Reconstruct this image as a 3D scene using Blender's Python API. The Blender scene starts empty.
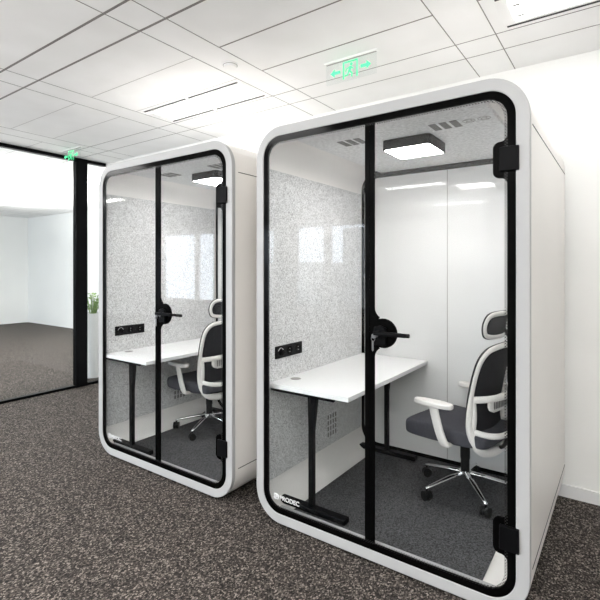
import bpy, bmesh, math, random
from mathutils import Vector, Matrix
random.seed(7)
PI = math.pi
sc = bpy.context.scene
COL = sc.collection

# ------------------------------------------------------------------ materials
def mat(name, col, rough=0.5, metal=0.0, spec=0.5, coat=0.0):
    m = bpy.data.materials.new(name); m.use_nodes = True
    b = m.node_tree.nodes['Principled BSDF']
    b.inputs['Base Color'].default_value = (*col, 1)
    b.inputs['Roughness'].default_value = rough
    b.inputs['Metallic'].default_value = metal
    b.inputs['Specular IOR Level'].default_value = spec
    b.inputs['Coat Weight'].default_value = coat
    return m

def speckle(name, stops, scale, detail=2, rough=0.9, big=None, bump=0.0, spec=0.3, stretch=(1, 1, 1)):
    """noise speckled colour; stops = [(pos, rgb)...]"""
    m = mat(name, (1, 1, 1), rough, spec=spec)
    nt = m.node_tree; N = nt.nodes; L = nt.links; b = N['Principled BSDF']
    tc = N.new('ShaderNodeTexCoord'); mp = N.new('ShaderNodeMapping'); mp.inputs['Scale'].default_value = stretch
    L.new(tc.outputs['Object'], mp.inputs['Vector'])
    n = N.new('ShaderNodeTexNoise'); n.inputs['Scale'].default_value = scale; n.inputs['Detail'].default_value = detail
    L.new(mp.outputs['Vector'], n.inputs['Vector'])
    r = N.new('ShaderNodeValToRGB'); cr = r.color_ramp
    cr.elements[0].position = stops[0][0]; cr.elements[0].color = (*stops[0][1], 1)
    cr.elements[1].position = stops[-1][0]; cr.elements[1].color = (*stops[-1][1], 1)
    for p, c in stops[1:-1]:
        e = cr.elements.new(p); e.color = (*c, 1)
    L.new(n.outputs['Fac'], r.inputs['Fac'])
    out = r.outputs['Color']
    if big:
        n2 = N.new('ShaderNodeTexNoise'); n2.inputs['Scale'].default_value = big[0]; n2.inputs['Detail'].default_value = 3
        L.new(tc.outputs['Object'], n2.inputs['Vector'])
        r2 = N.new('ShaderNodeValToRGB'); r2.color_ramp.elements[0].position = .3; r2.color_ramp.elements[1].position = .7
        r2.color_ramp.elements[0].color = (*big[1], 1); r2.color_ramp.elements[1].color = (*big[2], 1)
        L.new(n2.outputs['Fac'], r2.inputs['Fac'])
        mx = N.new('ShaderNodeMix'); mx.data_type = 'RGBA'; mx.blend_type = 'MULTIPLY'; mx.inputs['Factor'].default_value = 1
        L.new(out, mx.inputs['A']); L.new(r2.outputs['Color'], mx.inputs['B']); out = mx.outputs['Result']
    L.new(out, b.inputs['Base Color'])
    if bump:
        bp = N.new('ShaderNodeBump'); bp.inputs['Strength'].default_value = bump; bp.inputs['Distance'].default_value = .004
        L.new(n.outputs['Fac'], bp.inputs['Height']); L.new(bp.outputs['Normal'], b.inputs['Normal'])
    return m

def thin_glass(name, tint=(.97, .98, .98), base=0.015):
    """thin pane: transparent with a Fresnel mirror part"""
    m = bpy.data.materials.new(name); m.use_nodes = True
    nt = m.node_tree; N = nt.nodes; L = nt.links
    for n in list(N): N.remove(n)
    o = N.new('ShaderNodeOutputMaterial'); mx = N.new('ShaderNodeMixShader')
    t = N.new('ShaderNodeBsdfTransparent'); t.inputs['Color'].default_value = (*tint, 1)
    g = N.new('ShaderNodeBsdfGlossy'); g.inputs['Roughness'].default_value = 0.0
    lw = N.new('ShaderNodeLayerWeight'); lw.inputs['Blend'].default_value = .5
    pw = N.new('ShaderNodeMath'); pw.operation = 'POWER'; pw.inputs[1].default_value = 5
    ma = N.new('ShaderNodeMath'); ma.operation = 'MULTIPLY_ADD'; ma.inputs[1].default_value = .9; ma.inputs[2].default_value = base
    L.new(lw.outputs['Facing'], pw.inputs[0]); L.new(pw.outputs[0], ma.inputs[0]); L.new(ma.outputs[0], mx.inputs[0])
    L.new(t.outputs[0], mx.inputs[1]); L.new(g.outputs[0], mx.inputs[2]); L.new(mx.outputs[0], o.inputs['Surface'])
    return m

def emit(name, col, s):
    m = bpy.data.materials.new(name); m.use_nodes = True
    b = m.node_tree.nodes['Principled BSDF']
    b.inputs['Base Color'].default_value = (.8, .8, .8, 1)
    b.inputs['Emission Color'].default_value = (*col, 1); b.inputs['Emission Strength'].default_value = s
    return m

def dotted(name):
    m = bpy.data.materials.new(name); m.use_nodes = True
    nt = m.node_tree; N = nt.nodes; L = nt.links
    for n in list(N): N.remove(n)
    o = N.new('ShaderNodeOutputMaterial'); mx = N.new('ShaderNodeMixShader')
    t = N.new('ShaderNodeBsdfTransparent'); g = N.new('ShaderNodeBsdfPrincipled')
    g.inputs['Base Color'].default_value = (.006, .006, .006, 1); g.inputs['Roughness'].default_value = .3
    tc = N.new('ShaderNodeTexCoord'); mp = N.new('ShaderNodeMapping')
    mp.inputs['Rotation'].default_value = (PI/2, 0, 0)
    ck = N.new('ShaderNodeTexVoronoi'); ck.voronoi_dimensions = '2D'; ck.inputs['Scale'].default_value = 110; ck.inputs['Randomness'].default_value = 0
    th = N.new('ShaderNodeMath'); th.operation = 'LESS_THAN'; th.inputs[1].default_value = .36
    L.new(tc.outputs['Object'], mp.inputs['Vector'])
    mp2 = N.new('ShaderNodeMapping'); mp2.inputs['Rotation'].default_value = (0, 0, PI/4)
    L.new(mp.outputs['Vector'], mp2.inputs['Vector']); L.new(mp2.outputs['Vector'], ck.inputs['Vector'])
    L.new(ck.outputs['Distance'], th.inputs[0]); L.new(th.outputs[0], mx.inputs[0])
    L.new(t.outputs[0], mx.inputs[1]); L.new(g.outputs[0], mx.inputs[2]); L.new(mx.outputs[0], o.inputs['Surface'])
    return m

M = {}
M['carpet'] = speckle('office_carpet_weave', [(.24, (.006, .005, .0045)), (.48, (.034, .028, .025)), (.66, (.098, .085, .076)), (.80, (.29, .26, .235))], 45, 4,
                      big=(9, (.86, .84, .83), (1.1, 1.06, 1.03)), bump=.6, stretch=(1, .75, 1))
_nt = M['carpet'].node_tree          # loop pile: small cells of random tone
_v = _nt.nodes.new('ShaderNodeTexVoronoi'); _v.inputs['Scale'].default_value = 165
_mp = [n for n in _nt.nodes if n.type == 'MAPPING'][0]
_nt.links.new(_mp.outputs[0], _v.inputs['Vector'])
_sp = _nt.nodes.new('ShaderNodeSeparateColor'); _nt.links.new(_v.outputs['Color'], _sp.inputs[0])
_n = [n for n in _nt.nodes if n.type == 'TEX_NOISE' and abs(n.inputs['Scale'].default_value-45) < 1][0]
_av = _nt.nodes.new('ShaderNodeMix'); _av.data_type = 'FLOAT'; _av.inputs['Factor'].default_value = .42
_nt.links.new(_sp.outputs[0], _av.inputs['A']); _nt.links.new(_n.outputs['Fac'], _av.inputs['B'])
_r = [n for n in _nt.nodes if n.type == 'VALTORGB' and len(n.color_ramp.elements) == 4][0]
_nt.links.new(_av.outputs['Result'], _r.inputs['Fac'])
M['pod_carpet'] = speckle('pod_carpet_weave', [(.36, (.020, .020, .021)), (.64, (.115, .115, .12))], 160, 2, big=(5, (.85, .85, .86), (1, 1, 1)), bump=.4)
M['ceiling'] = speckle('ceiling_tile_white', [(.3, (.83, .83, .82)), (.7, (.88, .88, .875))], 3, 2, rough=.85)
M['grid'] = mat('ceiling_grid_grey', (.20, .19, .18), .6)
M['grid_light'] = mat('ceiling_joint_grey', (.38, .37, .36), .6)
M['wall'] = speckle('wall_paint_white', [(.3, (.84, .84, .82)), (.7, (.87, .87, .85))], 2, 2, rough=.7)
M['shell'] = speckle('pod_shell_white', [(.3, (.80, .77, .735)), (.7, (.83, .80, .765))], 1.5, 2, rough=.38, spec=.5)
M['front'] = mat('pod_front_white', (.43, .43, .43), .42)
M['inner'] = mat('pod_lining_white', (.86, .835, .81), .45)
M['felt'] = speckle('felt_light_grey', [(.36, (.36, .36, .365)), (.48, (.64, .64, .64)), (.62, (.82, .82, .82))], 150, 3, big=(12, (.93, .93, .93), (1, 1, 1)), bump=.3)
M['roof_felt'] = speckle('roof_felt_grey', [(.32, (.60, .60, .60)), (.62, (.88, .88, .88))], 130, 3, bump=.3, stretch=(.4, 1, 1))
M['black'] = mat('black_ceramic_print', (.002, .002, .002), .10, spec=.03)
M['metal_black'] = mat('black_powder_coat', (.003, .003, .0035), .45, spec=.08)
M['dots'] = dotted('black_dot_print')
M['glass'] = thin_glass('clear_glass')
M['backglass'] = mat('white_back_glass', (.75, .75, .75), .012, spec=.3)
M['desk'] = mat('desk_white_laminate', (.86, .86, .86), .35)
M['lampbody'] = mat('lamp_body_dark', (.010, .007, .008), .45, spec=.1)
M['lamp'] = emit('lamp_diffuser', (1, .955, .93), 11.5)
M['troffer'] = emit('troffer_diffuser', (1, 1, 1), 4.5)
M['troffer_bright'] = emit('troffer_diffuser_bright', (1, .99, .975), 10)
M['slot'] = mat('air_slot_black', (.01, .01, .01), .6)
M['vent'] = mat('vent_grey', (.16, .155, .15), .6)
M['vent2'] = mat('vent_outline_grey', (.36, .35, .34), .6)
M['chairwhite'] = mat('chair_plastic_white', (.80, .77, .74), .35)
M['chairedge'] = mat('chair_edge_dark', (.02, .02, .02), .5)
M['mesh'] = speckle('chair_mesh_dark', [(.4, (.010, .010, .012)), (.6, (.026, .026, .030))], 300, 1, rough=.8)
M['seat'] = speckle('seat_fabric_charcoal', [(.35, (.036, .036, .045)), (.65, (.072, .073, .088))], 320, 2, rough=.85, bump=.3)
M['chrome'] = mat('chrome', (.85, .85, .86), .10, metal=1)
M['steel'] = mat('brushed_steel', (.25, .25, .25), .3, metal=1)
M['rubber'] = mat('caster_black', (.005, .005, .005), .4, spec=.2)
M['print'] = mat('white_print', (.85, .85, .85), .5)
M['green'] = emit('exit_green', (.14, 1.0, .42), .30)
M['green'].node_tree.nodes['Principled BSDF'].inputs['Base Color'].default_value = (.0, .25, .10, 1)
M['leaf'] = speckle('leaf_green', [(.3, (.10, .20, .05)), (.7, (.30, .42, .14))], 20, 2, rough=.5)
M['pot'] = mat('pot_white', (.75, .75, .74), .4)
M['soil'] = mat('potting_soil', (.04, .03, .02), .95)
M['sky'] = emit('daylight_beyond_window', (.86, .91, 1.0), 7.5)
M['winframe'] = mat('window_frame_grey', (.5, .5, .52), .5)
M['tower'] = mat('facade_grey', (.30, .29, .27), .8)
M['skirt'] = mat('skirting_white', (.8, .8, .8), .5)

# ------------------------------------------------------------------ builders
def link(o, parent=None):
    COL.objects.link(o)
    if parent: o.parent = parent
    return o

def obj(name, bm, m, parent=None, smooth=False, bevel=0, mats=None, sub=0, seg=2, auto=None):
    bmesh.ops.recalc_face_normals(bm, faces=bm.faces)
    me = bpy.data.meshes.new(name); bm.to_mesh(me); bm.free()
    for mm in (mats or [m]): me.materials.append(mm)
    o = bpy.data.objects.new(name, me); link(o, parent)
    if bevel:
        b = o.modifiers.new('bevel', 'BEVEL'); b.width = bevel; b.segments = seg; b.limit_method = 'ANGLE'; b.angle_limit = math.radians(40)
        b.harden_normals = False
    if sub:
        s = o.modifiers.new('sub', 'SUBSURF'); s.levels = sub; s.render_levels = sub
    if smooth:
        for p in me.polygons: p.use_smooth = True
        if auto is None: auto = 40
        me.set_sharp_from_angle(angle=math.radians(auto))
    return o

def box(bm, x0, x1, y0, y1, z0, z1, mi=0, mx=None):
    c = [(x, y, z) for x in (x0, x1) for y in (y0, y1) for z in (z0, z1)]
    v = [bm.verts.new(mx @ Vector(p) if mx else p) for p in c]
    for f in ((0, 1, 3, 2), (4, 6, 7, 5), (0, 4, 5, 1), (2, 3, 7, 6), (0, 2, 6, 4), (1, 5, 7, 3)):
        fc = bm.faces.new([v[i] for i in f]); fc.material_index = mi
    return bm

def B(*a): return box(bmesh.new(), *a)

def cyl(bm, p0, p1, r0, r1=None, n=16, mi=0, cap=True):
    r1 = r0 if r1 is None else r1
    p0 = Vector(p0); p1 = Vector(p1); d = (p1-p0).normalized()
    a = Vector((0, 0, 1)) if abs(d.z) < .9 else Vector((1, 0, 0))
    u = d.cross(a).normalized(); w = d.cross(u)
    A = [bm.verts.new(p0 + (u*math.cos(t)+w*math.sin(t))*r0) for t in [2*PI*i/n for i in range(n)]]
    C = [bm.verts.new(p1 + (u*math.cos(t)+w*math.sin(t))*r1) for t in [2*PI*i/n for i in range(n)]]
    for i in range(n):
        f = bm.faces.new([A[i], A[(i+1) % n], C[(i+1) % n], C[i]]); f.material_index = mi
    if cap: bm.faces.new(A).material_index = mi; bm.faces.new(C).material_index = mi
    return bm

def sweep(bm, pts, sec, closed=False, up=(0, 0, 1)):
    """sweep an elliptic section (ra across, rb along up) through pts; sec = (ra, rb) or a list"""
    n = 12; P = [Vector(p) for p in pts]; rings = []; up = Vector(up)
    for i, p in enumerate(P):
        a = P[i-1] if (i > 0 or closed) else P[i]
        b = P[(i+1) % len(P)] if (i < len(P)-1 or closed) else P[i]
        d = (b-a).normalized()
        s = d.cross(up)
        if s.length < 1e-4: s = d.cross(Vector((1, 0, 0)))
        s.normalize(); w = s.cross(d).normalized()
        ra, rb = sec[i] if isinstance(sec, list) else sec
        rings.append([bm.verts.new(p + s*math.cos(2*PI*k/n)*ra + w*math.sin(2*PI*k/n)*rb) for k in range(n)])
    m = len(rings)
    for i in range(m if closed else m-1):
        A = rings[i]; C = rings[(i+1) % m]
        for k in range(n): bm.faces.new([A[k], A[(k+1) % n], C[(k+1) % n], C[k]])
    if not closed: bm.faces.new(rings[0]); bm.faces.new(rings[-1])
    return bm

def spline(P, n=8, closed=False):
    P = [Vector(p) for p in P]; out = []; m = len(P)
    for i in range(m if closed else m-1):
        g = (lambda k: P[k % m]) if closed else (lambda k: P[max(0, min(m-1, k))])
        p0, p1, p2, p3 = g(i-1), g(i), g(i+1), g(i+2)
        for k in range(n):
            t = k/n
            out.append(.5*((2*p1)+(-p0+p2)*t+(2*p0-5*p1+4*p2-p3)*t*t+(-p0+3*p1-3*p2+p3)*t**3))
    if not closed: out.append(P[-1])
    return out

def rrect(x0, x1, z0, z1, r, n=12):
    """rounded rectangle outline, counter-clockwise from bottom right corner arc"""
    out = []
    for cx, cz, a0 in ((x1-r, z0+r, -90), (x1-r, z1-r, 0), (x0+r, z1-r, 90), (x0+r, z0+r, 180)):
        for k in range(n+1):
            a = math.radians(a0+90*k/n); out.append((cx+r*math.cos(a), cz+r*math.sin(a)))
    return out

def ring(bm, outer, inner, y0, y1, mi=0):
    """frame between two outlines with equal counts, extruded from y0 to y1"""
    n = len(outer)
    V = [[bm.verts.new((x, y, z)) for x, z in o] for o in (outer, inner) for y in (y0, y1)]
    of, ob, nf, nb = V
    for i in range(n):
        j = (i+1) % n
        for q in ([of[i], of[j], nf[j], nf[i]], [ob[i], nb[i], nb[j], ob[j]], [of[i], ob[i], ob[j], of[j]], [nf[i], nf[j], nb[j], nb[i]]):
            bm.faces.new(q).material_index = mi
    return bm

def prism(bm, outline, y0, y1, mi=0):
    """outline in xz extruded along y"""
    A = [bm.verts.new((x, y0, z)) for x, z in outline]; C = [bm.verts.new((x, y1, z)) for x, z in outline]
    n = len(outline)
    bm.faces.new(A).material_index = mi; bm.faces.new(C[::-1]).material_index = mi
    for i in range(n): bm.faces.new([A[i], C[i], C[(i+1) % n], A[(i+1) % n]]).material_index = mi
    return bm

def prism_z(bm, outline, z0, z1, mi=0):
    A = [bm.verts.new((x, y, z0)) for x, y in outline]; C = [bm.verts.new((x, y, z1)) for x, y in outline]
    n = len(outline)
    bm.faces.new(A).material_index = mi; bm.faces.new(C[::-1]).material_index = mi
    for i in range(n): bm.faces.new([A[i], C[i], C[(i+1) % n], A[(i+1) % n]]).material_index = mi
    return bm

def tag(o, label=None, cat=None, group=None, kind=None):
    if label: o['label'] = label
    if cat: o['category'] = cat
    if group: o['group'] = group
    if kind: o['kind'] = kind
    return o

def thing(name, label, cat, loc=(0, 0, 0), rz=0, group=None):
    o = bpy.data.objects.new(name, None); o.empty_display_size = .1; COL.objects.link(o)
    o.location = loc; o.rotation_euler = (0, 0, rz)
    return tag(o, label, cat, group)

def struct(name, bm, m, label=None, **k):
    o = obj(name, bm, m, **k); o['kind'] = 'structure'
    if label: o['label'] = label
    return o

def copy_tree(o, parent=None):
    c = o.copy(); COL.objects.link(c); c.parent = parent
    for ch in list(o.children): copy_tree(ch, c)
    return c

def text_mesh(body, size, extrude=.0006):
    cu = bpy.data.curves.new('lettering', 'FONT'); cu.body = body; cu.size = size; cu.extrude = extrude
    cu.offset = size*.012
    o = bpy.data.objects.new('lettering', cu); COL.objects.link(o)
    dg = bpy.context.evaluated_depsgraph_get()
    me = bpy.data.meshes.new_from_object(o.evaluated_get(dg))
    bm = bmesh.new(); bm.from_mesh(me)
    bpy.data.objects.remove(o); bpy.data.meshes.remove(me)
    return bm

# ------------------------------------------------------------------ room
UP, UP2 = .25, 52
D = 2.10            # front plane of the pods
YB = 3.46           # back wall
ZC = 2.88           # ceiling
XL, XR, YF = -13.5, 3.4, -5.0
XP = -5.6           # glass partition
MY0, MY1 = 1.30, 6.0

struct('floor', B(XL-.1, XR+.1, YF-.1, MY1+.1, -.10, 0), M['carpet'], 'brown grey mottled office carpet')
# ceiling slab with its joint pattern: wide tiles and narrow service strips
bm = B(XL-.1, XR+.1, YF-.1, MY1+.1, ZC, ZC+.08)
px, py = 1.4505, 1.463
xs = []
k = -9
while True:
    a = -2.31 + k*px; b_ = -2.075 + k*px
    if a > XR: break
    if a > XL: xs.append((a, b_))
    k += 1
ys = []
for k in range(-5, 3):
    ys.append((1.414+k*py, 1.64+k*py, 2.05+k*py, 2.465+k*py))
def yclip(y): return YF < y < MY1
e = .0012
for a, b_ in xs:
    for x in (a, b_): box(bm, x-.0028, x+.0028, YF, MY1, ZC-e, ZC+.002, 1)
for y0, y1, y2, y3 in ys:
    for y in (y0, y1):
        if yclip(y): box(bm, XL, XR, y-(.0075 if abs(y-1.53) < .3 else .0028), y+(.0075 if abs(y-1.53) < .3 else .0028), ZC-e-.0002, ZC+.002, 1)
    for y in (y2, y3):
        if not yclip(y): continue
        px_prev = XL
        for a, b_ in xs + [(XR, XR)]:
            w = .0045 if px_prev > -2.2 else .0018
            box(bm, px_prev, a, y-w, y+w, ZC-e-.0001, ZC+.002, 1 if w > .003 else 2); px_prev = b_
struct('ceiling', bm, None, 'white suspended ceiling with long tiles and narrow strips', mats=[M['ceiling'], M['grid'], M['grid_light']])

struct('wall_back', B(XP, XR+.1, YB, YB+.1, 0, ZC), M['wall'], 'white wall behind the two pods')
struct('wall_right', B(XR, XR+.1, YF, YB, 0, ZC), M['wall'])
struct('wall_left', B(XL-.1, XL, YF, MY1, 0, ZC), M['wall'])
struct('wall_meeting_room', B(XL-.1, XP+.0, MY1, MY1+.1, 0, ZC), M['wall'])
struct('wall_meeting_side', B(XP, XP+.1, YB+.1, MY1+.1, 0, ZC), M['wall'])
struct('baseboard_back', B(XP, XR, YB-.012, YB, 0, .08), M['skirt'])
# window wall behind the camera
wins = [(-11.75, -10.32), (-10.2, -9.55), (-8.55, -7.35), (-6.65, -5.83), (-5.68, -4.72)]
zs, zh = .55, 2.52
bm = bmesh.new()
box(bm, XL-.1, XR+.1, YF-.1, YF, 0, zs); box(bm, XL-.1, XR+.1, YF-.1, YF, zh, ZC)
xa = XL-.1
for a, b_ in wins + [(XR+.1, XR+.1)]:
    if a > xa: box(bm, xa, a, YF-.1, YF, zs, zh)
    xa = b_
struct('wall_front', bm, M['wall'])
for i, (a, b_) in enumerate(wins):
    w = struct('window_%d' % (i+1), B(a, b_, YF-.09, YF-.08, zs, zh), M['glass'], 'daylit window behind the camera')
    pd = bpy.data.lights.new('window_portal', 'AREA'); pd.shape = 'RECTANGLE'; pd.size = b_-a; pd.size_y = zh-zs
    pd.cycles.is_portal = True
    po = bpy.data.objects.new('window_portal', pd); COL.objects.link(po)
    po.location = ((a+b_)/2, YF-.12, (zs+zh)/2); po.rotation_euler = (PI/2, 0, 0)
    f = bmesh.new()
    for q in ((a, a+.035, zs, zh), (b_-.035, b_, zs, zh), (a, b_, zs, zs+.035), (a, b_, zh-.035, zh)):
        box(f, q[0], q[1], YF-.068, YF-.02, q[2], q[3])
    obj('window_frame', f, M['winframe'], w)

for i, (x0, x1, d, z) in enumerate(((-31, -22, 24, 2.0), (-21.5, -18.5, 28, 5.2))):
    t_ = obj('tower_block', B(x0, x1, YF-d-12, YF-d, -30, z), M['tower'])
    tag(t_, ['low grey office block outside, faintly mirrored in the near pod glass', 'taller grey tower outside, faintly mirrored in the near pod glass'][i], 'building')

# glazed partition to the left, black posts and rails
def partition():
    root = thing('glass_partition', 'black framed glass partition at the left beside the far pod', 'partition', (0, 0, 0))
    f = bmesh.new(); box(f, XP-.06, XP, MY0, YB, ZC-.045, ZC-.002); obj('head_rail', f, M['metal_black'], root)
    f = bmesh.new(); box(f, XP-.06, XP, MY0, YB, .002, .03); obj('floor_rail', f, M['metal_black'], root)
    for y0, y1 in ((3.05, 3.20), (1.95, 2.05), (MY0, MY0+.06)):
        f = bmesh.new(); box(f, XP-.065, XP+.012, y0, y1, .002, ZC-.002); obj('post', f, M['metal_black'], root, bevel=.004)
    for y0, y1 in ((3.20, YB), (2.05, 3.05), (MY0+.06, 1.95)):
        obj('pane', B(XP-.036, XP-.026, y0, y1, .03, ZC-.045), M['glass'], root)
    return root
partition()
root = thing('glass_partition', 'long black framed glass front of the meeting room', 'partition', (0, 0, 0))
obj('head_rail', B(XL, XP-.065, MY0, MY0+.06, ZC-.045, ZC-.002), M['metal_black'], root)
obj('floor_rail', B(XL, XP-.065, MY0, MY0+.06, .002, .03), M['metal_black'], root)
obj('pane', B(XL, XP-.065, MY0+.025, MY0+.035, .03, ZC-.045), M['glass'], root)

# ------------------------------------------------------------------ pod
X0, X1, Z0, Z1 = -1.8125, -.3215, .015, 2.322
RO = .18
YE = 3.42
FL = .066            # pod carpet top
def pod():
    root = thing('office_pod', 'nearer white acoustic office pod with glass door and rounded frame', 'office pod')
    NN = 14
    outer = rrect(X0, X1, Z0, Z1, RO, NN)
    inner = rrect(X0+.04, X1-.04, Z0+.04, Z1-.04, RO-.025, NN)
    # body: white outside, lining inside
    bm = ring(bmesh.new(), outer, inner, D+.030, YE)
    bm.faces.ensure_lookup_table()
    for f in bm.faces:
        c = f.calc_center_median()
        if X0+.03 < c.x < X1-.03 and Z0+.03 < c.z < Z1-.03 and abs(f.normal.y) < .5: f.material_index = 1
    obj('shell', bm, None, root, smooth=True, mats=[M['shell'], M['inner']], auto=30)
    fo = rrect(X0, X1, Z0, Z1, RO, NN)
    fi = rrect(X0+.055, X1-.055, Z0+.055, Z1-.055, RO-.062, NN)
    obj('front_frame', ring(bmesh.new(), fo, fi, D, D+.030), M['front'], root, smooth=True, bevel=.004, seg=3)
    # side panels with thin shadow joints
    for x0, x1 in ((X0-.0012, X0+.002), (X1-.002, X1+.0012)):
        for z in (.222, 2.107): obj('panel_joint', B(x0, x1, D+.055, YE, z-.0022, z+.0022), M['metal_black'], root)
    for x in (X0+.2, X1-.2):
        for y in (D+.1, YE-.1):
            obj('levelling_foot', cyl(bmesh.new(), (x, y, .0), (x, y, Z0+.004), .025), M['rubber'], root)
    xi0, xi1 = X0+.04, X1-.04
    # acoustic felt
    obj('felt_wall', B(xi0, xi0+.010, D+.045, YE-.075, .205, 2.10), M['felt'], root)['label'] = 'light grey felt lining'
    obj('felt_wall', B(xi1-.010, xi1, D+.045, YE-.075, .205, 2.10), M['felt'], root)['label'] = 'light grey felt lining'
    obj('felt_roof', B(-1.60, -.53, D+.045, YE-.045, Z1-.062, Z1-.038), M['roof_felt'], root)
    obj('carpet_inlay', B(-1.605, -.538, D+.045, YE-.045, Z0+.040, FL), M['pod_carpet'], root)['label'] = 'charcoal grey carpet floor of the pod'
    obj('threshold', B(-1.66, -.47, D+.030, D+.056, Z0+.04, FL+.027), M['front'], root)
    # glossy white back with black printed border and a centre joint
    bo = rrect(xi0+.001, xi1-.001, Z0+.042, Z1-.042, RO-.027, NN)
    bm = prism(bmesh.new(), bo, YE-.045, YE-.006)
    obj('back_panel', bm, M['backglass'], root)
    b2 = rrect(xi0+.028, xi1-.028, Z0+.078, Z1-.100, RO-.05, NN)
    obj('back_border', ring(bmesh.new(), bo, b2, YE-.048, YE-.045), M['black'], root)
    obj('back_joint', B((X0+X1)/2-.0025, (X0+X1)/2+.0025, YE-.047, YE-.0445, Z0+.08, Z1-.1), M['vent2'], root)
    # roof vents
    for c in (-1.35, -.785):
        bm = bmesh.new()
        for k in (-1, 0, 1): box(bm, c+k*.055-.019, c+k*.055+.019, D+.29, D+.41, Z1-.064, Z1-.060)
        obj('roof_vent', bm, M['vent'], root)
    for c in (-.66, -.585):
        bm = bmesh.new()
        for r in (.030, .013):
            pts = [(c+r*math.cos(t), D+.34+r*math.sin(t), Z1-.063) for t in [2*PI*i/28 for i in range(28)]]
            sweep(bm, pts, (.0022, .0010), closed=True)
        for k in range(4):
            t = PI/4+k*PI/2
            cyl(bm, (c+.013*math.cos(t), D+.34+.013*math.sin(t), Z1-.063), (c+.030*math.cos(t), D+.34+.030*math.sin(t), Z1-.063), .0014, n=6)
        obj('sensor_ring', bm, M['vent2'], root)
    # slotted outlet low on the felt wall
    bm = bmesh.new()
    for k in range(4):
        for j in range(4):
            box(bm, xi0+.009, xi0+.0115, 2.83+k*.035, 2.845+k*.035, .27+j*.042, .27+j*.042+.030)
    obj('wall_vent', bm, M['vent'], root)
    # socket strip
    s = obj('socket_strip', B(xi0+.009, xi0+.020, 2.215, 2.495, .935, 1.012), M['metal_black'], root, bevel=.002)
    yc = [2.262, 2.355, 2.447]; zc = .9735
    bm = bmesh.new(); cyl(bm, (xi0+.018, yc[0], zc), (xi0+.036, yc[0], zc), .018, .016, 24)
    obj('dimmer_knob', bm, M['black'], s, smooth=True)
    bm = bmesh.new()
    pts = [(xi0+.0215, yc[0]+.026*math.cos(t), zc+.026*math.sin(t)) for t in [math.radians(20+10*i) for i in range(15)]]
    sweep(bm, pts, (.0022, .0010)); obj('dial_mark', bm, M['print'], s)
    for q in yc[1:]:
        bm = bmesh.new()
        prism_pts = [(0, 0)]
        cyl(bm, (xi0+.018, q, zc), (xi0+.0215, q, zc), .030, .029, 6 if q == yc[1] else 24)
        for dz in (-.010, .010): cyl(bm, (xi0+.021, q, zc+dz), (xi0+.0222, q, zc+dz), .0022, n=8, mi=1)
        obj('socket', bm, None, s, mats=[M['black'], M['print']])
    # ---------------- glass front
    gx0, gx1, gz0, gz1 = X0+.055, X1-.055, Z0+.055, Z1-.055
    BW = .034; R2 = RO-.062
    xs_ = -1.060        # joint between fixed pane and door
    full = rrect(gx0, gx1, gz0, gz1, R2, NN)
    infl = rrect(gx0+BW, gx1-BW, gz0+BW, gz1-BW, R2-BW+.006, NN)
    n1 = NN+1
    # door outline: right half
    right = [full[i] for i in range(0, 2*n1)]; left = [full[i] for i in range(2*n1, 4*n1)]
    righti = [infl[i] for i in range(0, 2*n1)]; lefti = [infl[i] for i in range(2*n1, 4*n1)]
    g = .0015
    def cband(o, i, xj):
        return [(xj, o[0][1])] + o + [(xj, o[-1][1])] + [(xj, i[-1][1])] + i[::-1] + [(xj, i[0][1])]
    yg0, yg1 = D+.004, D+.014
    # fixed pane
    pane = prism(bmesh.new(), [(xs_-g, gz0)] + [(xs_-g, gz1)] + left, yg0+.001, yg1-.001)
    fp = obj('fixed_pane', pane, M['glass'], root)
    bm = prism(bmesh.new(), cband(left, lefti, xs_-g), yg0, yg1)
    box(bm, xs_-.026, xs_-g, yg0-.0004, yg1+.0004, gz0+.002, gz1-.002)
    obj('printed_border', bm, M['black'], fp)
    # door
    door = obj('door', prism(bmesh.new(), [(xs_+g, gz1)] + [(xs_+g, gz0)] + right, yg0+.001, yg1-.001), M['glass'], root)
    bm = prism(bmesh.new(), cband(right, righti, xs_+g), yg0, yg1)
    box(bm, xs_+g, xs_+.026, yg0-.0004, yg1+.0004, gz0+.002, gz1-.002)
    # handle bump with fillets
    hx, hz = xs_+.026, 1.172
    o = []
    for t in range(9):          # upper fillet, concave
        a = math.radians(180+ (t/8)*62); o.append((hx+.052+.052*math.cos(a), hz+.125+.052*math.sin(a)))
    cxh = hx+.048
    for t in range(17):
        a = math.radians(112-224*t/16); o.append((cxh+.074*math.cos(a), hz+.074*math.sin(a)))
    for t in range(9):
        a = math.radians(118+ (t/8)*62); o.append((hx+.052+.052*math.cos(a), hz-.125+.052*math.sin(a)))
    o += [(hx-.01, hz-.125), (hx-.01, hz+.125)]
    prism(bm, o, yg0-.0002, yg1+.0002)
    hin = ((2.07, 1), (.262, 1))
    hx1 = gx1-BW
    for zc2 in (1.962, .350):
        o = []
        w, h = .058, .078
        o += [(hx1+.012, zc2+h+.035)]
        for t in range(7):
            a = math.radians(0-90*t/6); o.append((hx1-.028+.028*math.cos(a), zc2+h+.028+.028*math.sin(a)))
        for t in range(7):
            a = math.radians(90+90*t/6); o.append((hx1-w+.028+.028*math.cos(a), zc2+h-.028+.028*math.sin(a)))
        for t in range(7):
            a = math.radians(180+90*t/6); o.append((hx1-w+.028+.028*math.cos(a), zc2-h+.028+.028*math.sin(a)))
        for t in range(7):
            a = math.radians(90-90*t/6); o.append((hx1-.028+.028*math.cos(a), zc2-h-.028+.028*math.sin(a)))
        o += [(hx1+.012, zc2-h-.035)]
        prism(bm, o, yg0-.0003, yg1+.0003)
    obj('printed_border', bm, M['black'], door)
    # dot fringe
    fr = rrect(gx0+BW-.002, gx1-BW+.002, gz0+BW-.002, gz1-BW+.002, R2-BW+.008, NN)
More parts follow.
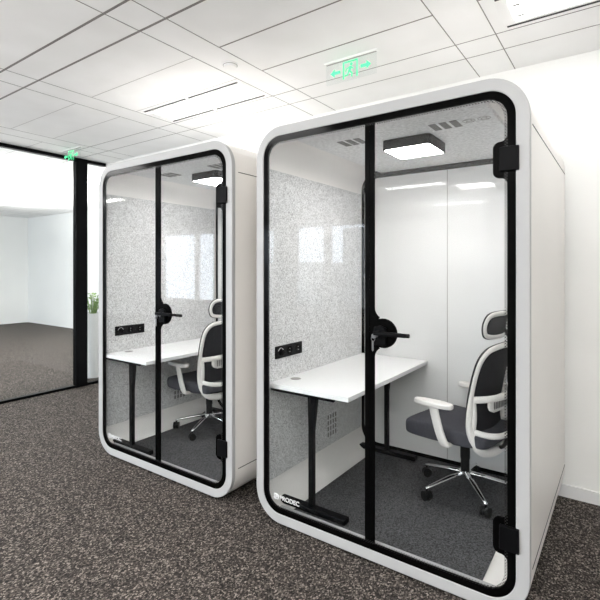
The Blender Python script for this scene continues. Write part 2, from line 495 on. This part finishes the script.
    fr2 = rrect(gx0+BW+.012, gx1-BW-.012, gz0+BW+.012, gz1-BW-.012, R2-BW-.006, NN)
    obj('dot_fringe', ring(bmesh.new(), fr, fr2, yg0-.0008, yg0-.0004), M['dots'], door)
    for zc2 in (1.962, .350):
        bm = bmesh.new()
        box(bm, hx1-.030, gx1+.014, D-.012, D+.004, zc2-.052, zc2+.052)
        box(bm, hx1-.036, gx1-.004, yg1, yg1+.014, zc2-.052, zc2+.052)
        obj('hinge', bm, M['metal_black'], door, bevel=.003)
    # lever handle
    bm = bmesh.new()
    cyl(bm, (cxh-.012, D-.012, hz+.004), (cxh-.012, yg0, hz+.004), .034, n=32)
    box(bm, cxh-.045, cxh+.02, D-.010, yg0, hz-.060, hz+.030)
    obj('lock_case', bm, M['metal_black'], door, smooth=True, bevel=.003)
    bm = bmesh.new()
    cyl(bm, (cxh-.012, D-.055, hz+.006), (cxh-.012, D-.006, hz+.006), .010)
    box(bm, cxh-.024, cxh+.145, D-.062, D-.046, hz-.004, hz+.016)
    obj('lever_handle', bm, M['metal_black'], door, smooth=True, bevel=.004)
    bm = bmesh.new()
    cyl(bm, (cxh-.012, yg1, hz-.012), (cxh-.012, yg1+.05, hz-.012), .010)
    box(bm, cxh-.024, cxh+.115, yg1+.044, yg1+.058, hz-.022, hz-.002)
    obj('lever_handle', bm, M['metal_black'], door, smooth=True, bevel=.004)
    bm = bmesh.new(); cyl(bm, (cxh-.028, D-.016, hz-.010), (cxh-.028, D-.008, hz-.010), .010, n=20)
    obj('lock_cylinder', bm, M['steel'], door, smooth=True)
    # maker's lettering low on the fixed pane
    lx, lz = gx0+BW+.045, gz0+BW+.046
    bm = bmesh.new()
    icon_o = rrect(0, .034, 0, .034, .008, 4); icon_i = rrect(.005, .029, .005, .029, .004, 4)
    ring(bm, icon_o, icon_i, -.0006, .0006)
    box(bm, .012, .016, -.0006, .0006, .006, .026); box(bm, .016, .024, -.0006, .0006, .022, .026); box(bm, .016, .024, -.0006, .0006, .013, .017); box(bm, .021, .024, -.0006, .0006, .013, .026)
    for body, size, dx, dz in (('PRODEC', .036, .042, .004),):
        tb = text_mesh(body, size)
        bmesh.ops.rotate(tb, verts=tb.verts, cent=(0, 0, 0), matrix=Matrix.Rotation(PI/2, 3, 'X'))
        bmesh.ops.translate(tb, verts=tb.verts, vec=(dx, 0, dz))
        tmp = bpy.data.meshes.new('tmp'); tb.to_mesh(tmp); tb.free(); bm.from_mesh(tmp); bpy.data.meshes.remove(tmp)
    bmesh.ops.translate(bm, verts=bm.verts, vec=(lx, yg0-.0015, lz))
    obj('lettering', bm, M['print'], fp)
    return root

near_pod = pod()
PITCH = -1.688
far_pod = copy_tree(near_pod); far_pod.location = (PITCH+.001, -.004, 0)
far_pod['label'] = 'farther white acoustic office pod, the left one by the glass partition'

# ------------------------------------------------------------------ desk
def desk():
    root = thing('desk', 'white desk on black T legs inside the nearer pod', 'desk')
    x0, x1, y0, y1 = -1.761, -1.212, 2.155, 3.365
    zt = .802
    # tabletop with grommet hole ring
    obj('tabletop', B(x0, x1, y0, y1, zt-.027, zt), M['desk'], root, bevel=.002)
    bm = bmesh.new()
    pts = [(-1.690+.030*math.cos(t), 2.335+.030*math.sin(t), zt+.001) for t in [2*PI*i/24 for i in range(24)]]
    sweep(bm, pts, (.003, .0012), closed=True); cyl(bm, (-1.69, 2.335, zt-.001), (-1.69, 2.335, zt+.0012), .027, n=24)
    obj('cable_grommet', bm, M['vent2'], root)
    for yl, in ((2.235,), (3.27,)):
        xl = -1.500
        bm = bmesh.new()
        box(bm, xl-.0155, xl+.0155, yl-.016, yl+.016, FL+.03, zt-.20)
        # flared bracket to the top
        A = [(xl-.0155, zt-.26), (xl+.0155, zt-.26), (xl+.042, zt-.03), (xl+.018, zt-.03), (xl+.006, zt-.10), (xl-.004, zt-.03), (xl-.022, zt-.03)]
        prism(bm, A, yl-.016, yl+.016)
        obj('leg', bm, M['metal_black'], root, bevel=.002)
        obj('foot', B(xl-.225, xl+.235, yl-.028, yl+.028, FL+.012 if False else FL+.004, FL+.036), M['metal_black'], root, bevel=.006)
    for ya in (2.165, 3.335): obj('end_rail', B(x0+.01, x1-.10, ya, ya+.02, zt-.045, zt-.0275), M['metal_black'], root)
    obj('cross_rail', B(-1.525, -1.475, 2.25, 3.255, zt-.062, zt-.0275), M['metal_black'], root)
    return root
nd = desk()
fd = copy_tree(nd); fd.location = (PITCH+.001, -.042, 0)
fd['label'] = 'white desk on black T legs inside the farther pod'

# ------------------------------------------------------------------ pod lamp
def lamp():
    cx, cy = -1.045, 2.672; h = .148
    zt = Z1-.0625
    root = thing('ceiling_lamp', 'square dark framed lamp glowing on the roof of the nearer pod', 'ceiling lamp', (cx, cy, zt))
    bm = bmesh.new()
    o = rrect(-h, h, -h, h, .03, 6); i = rrect(-h+.008, h-.008, -h+.008, h-.008, .024, 6)
    ring(bm, o, i, 0, .058); bmesh.ops.rotate(bm, verts=bm.verts, cent=(0, 0, 0), matrix=Matrix.Rotation(-PI/2, 3, 'X'))
    prism_z(bm, o, -.008, 0)
    obj('lamp_body', bm, M['lampbody'], root, smooth=True)
    bm = prism_z(bmesh.new(), i, -.056, -.050); obj('diffuser', bm, M['lamp'], root)
    return root
nl = lamp()
fl = copy_tree(nl); fl.location.x += PITCH+.001; fl.location.y -= .004
fl['label'] = 'square dark framed lamp glowing on the roof of the farther pod'

# ------------------------------------------------------------------ chair
def chair():
    """front = +x, origin on the floor under the column"""
    root = thing('office_chair', '', 'office chair')
    # seat cushion
    bm = bmesh.new()
    rows = []
    for i, (x, zt, zb, w) in enumerate([(-.235, .450, .390, .19), (-.225, .460, .378, .215), (-.05, .468, .365, .245), (.14, .474, .362, .252), (.25, .474, .362, .25), (.285, .468, .368, .245), (.292, .440, .385, .238)]):
        r = []
        for y, dzt in ((-1, -.012), (-.94, -.002), (-.4, .0), (0, -.004), (.4, .0), (.94, -.002), (1, -.012)): r.append((x, y*w, zt+dzt))
        for y in (1, .94, .4, 0, -.4, -.94, -1): r.append((x, y*w*.99, zb + (.012 if abs(y) == 1 else 0)))
        rows.append([bm.verts.new(p) for p in r])
    for a, c in zip(rows, rows[1:]):
        n = len(a)
        for k in range(n): bm.faces.new([a[k], a[(k+1) % n], c[(k+1) % n], c[k]])
    bm.faces.new(rows[0]); bm.faces.new(rows[-1])
    obj('seat', bm, M['seat'], root, smooth=True, sub=2, auto=180)
    bm = B(-.16, .12, -.13, .13, .345, .388); obj('tilt_mechanism', bm, M['rubber'], root, bevel=.02, seg=3)
    # backrest frame: closed loop, rear-leaning, rounded
    W = .228
    def bx(z): # side profile
        tab = [(.31, -.190), (.37, -.155), (.50, -.130), (.62, -.138), (.75, -.160), (.87, -.190), (.96, -.225), (1.02, -.25)]
        for (z0, x0), (z1, x1) in zip(tab, tab[1:]):
            if z <= z1: return x0+(x1-x0)*(z-z0)/(z1-z0)
        return tab[-1][1]
    loop = []
    half = [(0, .338), (.09, .340), (.160, .358), (.200, .41), (.214, .50), (.222, .62), (.224, .72), (.222, .83), (.212, .905), (.180, .952), (.12, .970), (.06, .976)]
    ctrl = [(y, z) for y, z in half] + [(0, .978)] + [(-y, z) for y, z in half[::-1][:-1]]
    def curv(y, z): return bx(z) - .035*(1-(abs(y)/.226)**2)
    P = spline([(curv(y, z), y, z) for y, z in ctrl], 5, closed=True)
    sec = []
    for p in P:
        t = min(1, max(0, (p.z-.36)/.35)); s = .029-.013*t
        sec.append((s, .028-.015*t))
    bm = bmesh.new()
    # flat section: wide in the plane of the back, thin fore-aft
    n = 12; rings = []
    m_ = len(P)
    for i, p in enumerate(P):
        d = (P[(i+1) % m_]-P[i-1]).normalized(); nx = Vector((1, 0, 0)); s = d.cross(nx).normalized(); w = s.cross(d).normalized()
        ra, rb = sec[i]
        rings.append([bm.verts.new(p + s*math.cos(2*PI*k/n)*ra + w*math.sin(2*PI*k/n)*rb) for k in range(n)])
    for i in range(m_):
        A = rings[i]; C = rings[(i+1) % m_]
        for k in range(n): bm.faces.new([A[k], A[(k+1) % n], C[(k+1) % n], C[k]])
    bf = obj('back_frame', bm, M['chairwhite'], root, smooth=True, auto=180)
    # thin dark piping on the outer/front edge
    bm = bmesh.new()
    P2 = [Vector((p.x+.011, p.y*1.055, p.z+(p.z-.68)*.035)) for p in P]
    sweep(bm, P2, (.006, .006), closed=True, up=(1, 0, 0)); obj('piping', bm, M['chairedge'], bf, smooth=True, auto=180)
    # mesh panel
    bm = bmesh.new(); rows = []
    for j in range(15):
        z = .37+.59*j/14
        # half width at this height from the loop
        hw = 0
        for (y0, z0), (y1, z1) in zip(half, half[1:]):
            if z0 <= z <= z1: hw = y0+(y1-y0)*(z-z0)/(z1-z0); break
        hw = max(hw, .06)
        rows.append([bm.verts.new((curv(hw*u, z)+.004, hw*u, z)) for u in [-1+2*q/10 for q in range(11)]])
    for a, c in zip(rows, rows[1:]):
        for q in range(10): bm.faces.new([a[q], a[q+1], c[q+1], c[q]])
    mp = obj('backrest', bm, M['mesh'], root, smooth=True, auto=180)
    mp['label'] = 'dark grey mesh backrest'
    s = mp.modifiers.new('thick', 'SOLIDIFY'); s.thickness = .004
    # lumbar bracket: white loop behind the mesh
    bm = bmesh.new()
    C = [(-.145, -.212, .66), (-.225, -.190, .675), (-.275, -.12, .685), (-.285, 0, .685), (-.275, .12, .685), (-.225, .190, .675), (-.145, .212, .66)]
    sweep(bm, spline(C, 6), (.011, .020))
    C = [(-.140, -.206, .475), (-.225, -.185, .465), (-.275, -.12, .46), (-.29, 0, .46), (-.275, .12, .46), (-.225, .185, .465), (-.140, .206, .475)]
    sweep(bm, spline(C, 6), (.011, .018))
    for s_ in (-1, 1):
        C = [(-.152, s_*.208, .665), (-.156, s_*.206, .60), (-.156, s_*.205, .54), (-.148, s_*.202, .47)]
        sweep(bm, spline(C, 5), (.016, .016), up=(1, 0, 0))
    obj('lumbar_bracket', bm, M['chairwhite'], root, smooth=True, auto=180)
    # slotted lumbar pad
    bm = bmesh.new(); 
    pts = []
    prof = lambda y: -.222-.018*(1-(abs(y)/.17)**2)
    rows = []
    for z, k in ((.585, .70), (.60, .92), (.62, 1), (.65, 1), (.67, .9), (.682, .7)):
        rows.append([bm.verts.new((prof(.16*k*u), .16*k*u, z)) for u in [-1+q/8 for q in range(17)]])
    for a, c in zip(rows, rows[1:]):
        for q in range(16): bm.faces.new([a[q], a[q+1], c[q+1], c[q]])
    lp = obj('lumbar_pad', bm, M['chairwhite'], root, smooth=True, auto=180)
    s = lp.modifiers.new('thick', 'SOLIDIFY'); s.thickness = .008
    bm = bmesh.new()
    for q in range(-6, 7):
        y = q*.019; box(bm, prof(y)-.006, prof(y)-.0035, y-.004, y+.004, .605, .655)
    obj('lumbar_slot', bm, M['vent'], lp)
    # headrest
    bm = bmesh.new()
    H = [(y*.148, 1.090+z*.070) for y, z in ((0, -1), (.55, -.98), (.88, -.80), (1, -.30), (1, .25), (.86, .78), (.55, .97), (0, 1))]
    Hc = H + [(-y, z) for y, z in H[::-1][1:-1]]
    hxf = lambda y, z: -.200-.030*(1-(abs(y)/.148)**2) - .02*(z-1.1)/.07*.6
    P = spline([(hxf(y, z), y, z) for y, z in Hc], 5, closed=True)
    rings = []; m_ = len(P)
    for i, p in enumerate(P):
        d = (P[(i+1) % m_]-P[i-1]).normalized(); nx = Vector((1, 0, 0)); s = d.cross(nx).normalized(); w = s.cross(d).normalized()
        rings.append([bm.verts.new(p + s*math.cos(2*PI*k/n)*.0145 + w*math.sin(2*PI*k/n)*.010) for k in range(n)])
    for i in range(m_):
        A = rings[i]; C = rings[(i+1) % m_]
        for k in range(n): bm.faces.new([A[k], A[(k+1) % n], C[(k+1) % n], C[k]])
    hr = obj('headrest', bm, M['chairwhite'], root, smooth=True, auto=180)
    bm = bmesh.new(); sweep(bm, [Vector((p.x+.009, p.y*1.085, 1.090+(p.z-1.090)*1.17)) for p in P], (.005, .005), closed=True, up=(1, 0, 0))
    obj('piping', bm, M['chairedge'], hr, smooth=True, auto=180)
    bm = bmesh.new(); rows = []
    for j in range(7):
        v = -.85+1.7*j/6; z = 1.090+v*.070; hw = .148*(1-.25*abs(v)**3)*.97
        rows.append([bm.verts.new((hxf(hw*u, z)+.002, hw*u, z)) for u in [-1+2*q/8 for q in range(9)]])
    for a, c in zip(rows, rows[1:]):
        for q in range(8): bm.faces.new([a[q], a[q+1], c[q+1], c[q]])
    hm = obj('headrest_mesh', bm, M['mesh'], hr, smooth=True, auto=180)
    s = hm.modifiers.new('thick', 'SOLIDIFY'); s.thickness = .004
    bm = bmesh.new(); sweep(bm, [(-.30, 0, .98), (-.275, 0, 1.02), (-.245, 0, 1.075)], (.016, .008), up=(1, 0, 0))
    obj('headrest_post', bm, M['rubber'], root, smooth=True, auto=180)
    # spine from mechanism to frame
    bm = bmesh.new(); sweep(bm, spline([(-.10, 0, .365), (-.19, 0, .355), (-.24, 0, .36), (-.27, 0, .42), (-.29, 0, .47)], 5), (.03, .012), up=(1, 0, 0))
    obj('spine', bm, M['rubber'], root, smooth=True, auto=180)
    # arms
    for s_ in (-1, 1):
        y = s_*.285
        bm = bmesh.new()
        sweep(bm, spline([(.0, s_*.10, .372), (-.01, s_*.24, .372), (-.005, s_*.275, .385), (.02, s_*.285, .45), (.05, s_*.287, .555), (.058, s_*.287, .60)], 6),
              [(.014, .030)]*31, up=(1, 0, 0))
        obj('arm_post', bm, M['chairwhite'], root, smooth=True, auto=180)
        bm = bmesh.new()
        o = [(.142*math.cos(t)*(1 if math.cos(t) > 0 else .78)+.045, y+.043*math.copysign(abs(math.sin(t))**.7, math.sin(t))) for t in [2*PI*i/28 for i in range(28)]]
        prism_z(bm, o, .598, .628)
        obj('armrest', bm, M['chairwhite'], root, smooth=True, bevel=.008, seg=3)
    # column and five star base
    bm = bmesh.new(); cyl(bm, (0, 0, .13), (0, 0, .35), .027, n=24); cyl(bm, (0, 0, .22), (0, 0, .35), .030, n=24)
    obj('gas_column', bm, M['rubber'], root, smooth=True)
    bm = bmesh.new(); cyl(bm, (0, 0, .090), (0, 0, .145), .030, .036, n=24)
    hub = obj('base_hub', bm, M['chrome'], root, smooth=True)
    for k in range(5):
        a = root_base_angle + k*2*PI/5; c, s_ = math.cos(a), math.sin(a)
        bm = bmesh.new()
        sweep(bm, [(c*.02, s_*.02, .128), (c*.12, s_*.12, .114), (c*.27, s_*.27, .082), (c*.30, s_*.30, .076)], [(.020, .013), (.017, .011), (.012, .009), (.010, .007)])
        lg = obj('base_leg', bm, M['chrome'], root, smooth=True, auto=180)
        bm = bmesh.new()
        # twin wheel caster with hood
        wa = a + .9 + k*.7; wc, ws = math.cos(wa), math.sin(wa); cx_, cy_ = c*.292, s_*.292
        for q in (-1, 1):
            cyl(bm, (cx_-ws*q*.006, cy_+wc*q*.006, .031), (cx_-ws*q*.024, cy_+wc*q*.024, .031), .031, .029, n=20)
        cyl(bm, (cx_-ws*.007, cy_+wc*.007, .032), (cx_+ws*.007, cy_-wc*.007, .032), .026, n=16)
        cyl(bm, (cx_, cy_, .045), (cx_, cy_, .078), .008, n=10)
        obj('caster', bm, M['rubber'], lg, smooth=True)
    return root
root_base_angle = math.radians(-5)
nc = chair(); nc.location = (-.835, 3.0, FL); nc.rotation_euler.z = PI - math.radians(11)
nc['label'] = 'white and dark mesh office chair with headrest standing free of the desk, nearer pod'
fc = copy_tree(nc); fc.location = (-3.03, 2.87, FL); fc.rotation_euler.z = PI - math.radians(3)
for ch in fc.children:
    if ch.name.startswith(('base_hub', 'base_leg')): ch.rotation_euler.z = math.radians(-28)
fc['label'] = 'white and dark mesh office chair pushed up to the desk in the farther pod'

# ------------------------------------------------------------------ key hanging in the near pod's lock
def key(x, y, z):
    t = thing('key', 'small silver key hanging from the lock of the nearer pod', 'key', (x, y, z))
    bm = bmesh.new(); cyl(bm, (0, 0, 0), (0, -.020, 0), .0035, n=8); 
    o = [(.011*math.cos(a), .012*math.sin(a)) for a in [2*PI*i/16 for i in range(16)]]
    prism(bm, o, -.030, -.020)
    obj('key_bow', bm, M['steel'], t)
    bm = bmesh.new()
    pts = [(.010*math.cos(a)-.004, -.025, -.014+.012*math.sin(a)) for a in [2*PI*i/16 for i in range(16)]]
    sweep(bm, pts, (.0014, .0014), closed=True, up=(0, 1, 0))
    obj('key_ring', bm, M['steel'], t)
    bm = bmesh.new(); prism(bm, [(-.010, -.026), (-.001, -.026), (-.001, -.070), (-.006, -.076), (-.010, -.070)], -.027, -.023)
    obj('spare_key', bm, M['steel'], t)
    return t
kx = -1.034+.048-.028
k1 = key(kx, D-.016, 1.162)
k2 = copy_tree(k1); k2.location.x += PITCH+.001; k2.location.y -= .004
k2['label'] = 'small silver key hanging from the lock of the farther pod'

# ------------------------------------------------------------------ ceiling fittings
def troffer(cx, cy, label, lit='troffer'):
    root = thing('ceiling_light', label, 'ceiling light', (cx, cy, ZC), group='slotted ceiling lights')
    L_, w = .565, .172
    bm = bmesh.new()
    box(bm, -L_, L_, -w, w, -.004, -.0015)
    obj('frame', bm, M['ceiling'], root)
    obj('diffuser', B(-.50, .50, -.115, .115, -.008, -.004), M[lit], root)
    bm = bmesh.new()
    for s_ in (-1, 1): box(bm, -.48, .48, s_*.06-.003, s_*.06+.003, -.0095, -.008)
    obj('lamp_divider', bm, M['grid_light'], root)
    for s_ in (-1, 1):
        for x0, x1 in ((-.555, -.02), (.02, .555)):
            obj('air_slot', B(x0, x1, s_*.158-.0065, s_*.158+.0065, -.0075, -.004), M['slot'], root)
    for x in (-.47, .47):
        for y in (-.06, .06):
            obj('lamp_clip', B(x-.02, x+.02, y-.012, y+.012, -.0100, -.008), M['vent2'], root)
    return root
t0 = troffer(-2.905, 2.664, 'lit ceiling light with black air slots above the farther pod')
t1 = None
for cx, cy, lab in ((.005, 2.664, 'lit ceiling light with black air slots at the top right above the nearer pod'),
                    (-5.811-.02, .39, 'slotted ceiling light over the open office on the left'), (-2.905, .39, 'slotted ceiling light over the middle of the open office'),
                    (.005, .39, 'slotted ceiling light behind the camera'), (-2.905, -3.188, 'slotted ceiling light by the windows'),
                    (.005, -3.188, 'slotted ceiling light by the windows in the right corner'), (-8.72, -1.2, 'slotted ceiling light at the far left of the open office'),
                    (-8.72, 3.6, 'slotted ceiling light inside the meeting room'), (-6.6, 4.1, 'slotted ceiling light inside the meeting room near the plant')):
    if cx == .005 and cy == 2.664:
        c = copy_tree(t0); c.location = (cx, cy, ZC); c['label'] = lab
    elif t1 is None: t1 = troffer(cx, cy, lab, 'troffer_bright')
    else: c = copy_tree(t1); c.location = (cx, cy, ZC); c['label'] = lab

bm = bmesh.new(); cyl(bm, (0, 0, -.022), (0, 0, 0), .040, .052, n=32)
s = thing('smoke_detector', 'small round white smoke detector on the narrow ceiling strip', 'smoke detector', (-2.185, 2.262, ZC))
obj('detector_body', bm, M['ceiling'], s, smooth=True)
bm = bmesh.new(); pts = [(.046*math.cos(t), .046*math.sin(t), -.010) for t in [2*PI*i/32 for i in range(32)]]
sweep(bm, pts, (.0035, .002), closed=True); obj('detector_rim', bm, M['grid_light'], s)

def exit_sign(x0, x1, y, label, ztop=ZC):
    cx = (x0+x1)/2; hw = (x1-x0)/2
    root = thing('exit_sign', label, 'exit sign', (cx, y, ztop))
    obj('mounting_rail', B(-hw, hw, -.018, .018, -.012, 0), M['ceiling'], root, bevel=.003)
    obj('rail_slot', B(-hw+.01, hw-.01, -.006, .006, -.014, -.012), M['grid_light'], root)
    obj('acrylic_panel', B(-hw+.01, hw-.01, -.004, .004, -.150, -.012), M['glass'], root)
    # running figure leaving through a door, and an arrow on each side
    y0, y1 = -.0062, -.0045
    bm = bmesh.new(); u = 1.0
    def bar(x0_, z0_, x1_, z1_, w):
        d = Vector((x1_-x0_, z1_-z0_)).normalized(); n_ = Vector((-d.y, d.x))*w/2
        prism(bm, [(x0_-n_.x, z0_-n_.y), (x1_-n_.x, z1_-n_.y), (x1_+n_.x, z1_+n_.y), (x0_+n_.x, z0_+n_.y)], y0, y1)
    # door frame
    bar(-.050, -.138, -.050, -.030, .010); bar(.050, -.138, .050, -.030, .010); bar(-.055, -.030, .055, -.030, .010)
    # figure
    prism(bm, [(.008+.010*math.cos(a), -.050+.010*math.sin(a)) for a in [2*PI*i/14 for i in range(14)]], y0, y1)
    bar(.003, -.062, -.008, -.095, .018); bar(0, -.066, .024, -.082, .007); bar(-.002, -.066, -.028, -.074, .007); bar(-.028, -.074, -.034, -.090, .007)
    bar(-.008, -.092, .014, -.108, .010); bar(.014, -.108, .010, -.132, .009); bar(-.010, -.092, -.020, -.114, .010); bar(-.020, -.114, -.040, -.118, .009)
    obj('running_figure', bm, M['green'], root)
    for s_ in (-1, 1):
        bm = bmesh.new()
        prism(bm, [(s_*.150, -.082), (s_*.118, -.055), (s_*.118, -.072), (s_*.075, -.072), (s_*.075, -.092), (s_*.118, -.092), (s_*.118, -.109)], y0, y1)
        obj('arrow', bm, M['green'], root)
    return root
exit_sign(-1.662, -1.272, 2.64, 'green running figure exit sign hanging from the ceiling above the nearer pod')
e2 = exit_sign(-5.44, -5.03, 2.80, 'green exit sign at the far left edge by the black post')

# unseen area lights added without fixtures, facing up to brighten ceiling and meeting room
def fill_uplight(x, y, z, sx, sy, e):
    l = bpy.data.lights.new('ceiling_fill', 'AREA'); l.shape = 'RECTANGLE'; l.size = sx; l.size_y = sy; l.energy = e
    l.color = (1, .99, .975)
    o = bpy.data.objects.new('ceiling_fill', l); COL.objects.link(o); o.location = (x, y, z); o.rotation_euler = (PI, 0, 0)
fill_uplight(-1.06, 2.76, 2.345, 1.2, 1.1, UP)
fill_uplight(-1.06+PITCH, 2.76, 2.345, 1.2, 1.1, UP)
fill_uplight(-8.6, 3.7, 2.1, 4, 3, 60)  # added to whiten the meeting room behind the partition
for x in (-6.5, -2.6, 1.3): fill_uplight(x, -2.2, 1.60, 3.4, 2.8, UP2)

# ------------------------------------------------------------------ plant beyond the partition
pl = thing('potted_plant', 'blurred leafy plant in a white pot behind the left glass partition', 'plant', (-6.02, 3.52, 0))
bm = bmesh.new()
R = [(.13, 0), (.17, .88), (.155, .88), (.15, .82)]
n = 24; rg = [[bm.verts.new((r*math.cos(2*PI*k/n), r*math.sin(2*PI*k/n), z)) for k in range(n)] for r, z in R]
for a, c in zip(rg, rg[1:]):
    for k in range(n): bm.faces.new([a[k], a[(k+1) % n], c[(k+1) % n], c[k]])
bm.faces.new(rg[0])
obj('pot', bm, M['pot'], pl, smooth=True)
bm = bmesh.new(); cyl(bm, (0, 0, .78), (0, 0, .83), .149, n=24); obj('soil', bm, M['soil'], pl)
bm = bmesh.new()
for i in range(34):
    a = random.uniform(0, 2*PI); r = random.uniform(.03, .18); h = random.uniform(.92, 1.15)
    tip = Vector((r*math.cos(a), r*math.sin(a), h)); base = Vector((.03*math.cos(a), .03*math.sin(a), .83))
    mid = base.lerp(tip, .6) + Vector((0, 0, .08))
    sweep(bm, spline([base, mid, tip], 4), (.004, .004))
    d = Vector((math.cos(a), math.sin(a), random.uniform(-.5, .4))).normalized(); sd = d.cross(Vector((0, 0, 1))).normalized()
    L_ = random.uniform(.07, .12); w = L_*.32
    P = [tip, tip+d*L_*.35+sd*w+Vector((0, 0, .01)), tip+d*L_, tip+d*L_*.35-sd*w+Vector((0, 0, .01)), tip+d*L_*.5-Vector((0, 0, .012))]
    v = [bm.verts.new(p) for p in P]
    bm.faces.new([v[0], v[1], v[4]]); bm.faces.new([v[1], v[2], v[4]]); bm.faces.new([v[2], v[3], v[4]]); bm.faces.new([v[3], v[0], v[4]])
o = obj('foliage', bm, M['leaf'], pl)

# ------------------------------------------------------------------ world, camera
w = bpy.data.worlds.new('World'); sc.world = w; w.use_nodes = True
w.node_tree.nodes['Background'].inputs['Color'].default_value = (.8, .88, 1, 1)
w.node_tree.nodes['Background'].inputs['Strength'].default_value = 4.5
cam = bpy.data.cameras.new('camera'); co = bpy.data.objects.new('camera', cam); COL.objects.link(co)
co.location = (0, 0, 1.498)
co.rotation_euler = (PI/2, 0, math.radians(35.36))
cam.sensor_width = 36; cam.lens = 458.6/600*36; cam.shift_y = -32/600; cam.clip_start = .02
sc.camera = co
sc.view_settings.view_transform = 'Standard'; sc.view_settings.look = 'None'
sc.view_settings.gamma = 1; sc.view_settings.use_curve_mapping = False
sc.view_settings.exposure = 1.9
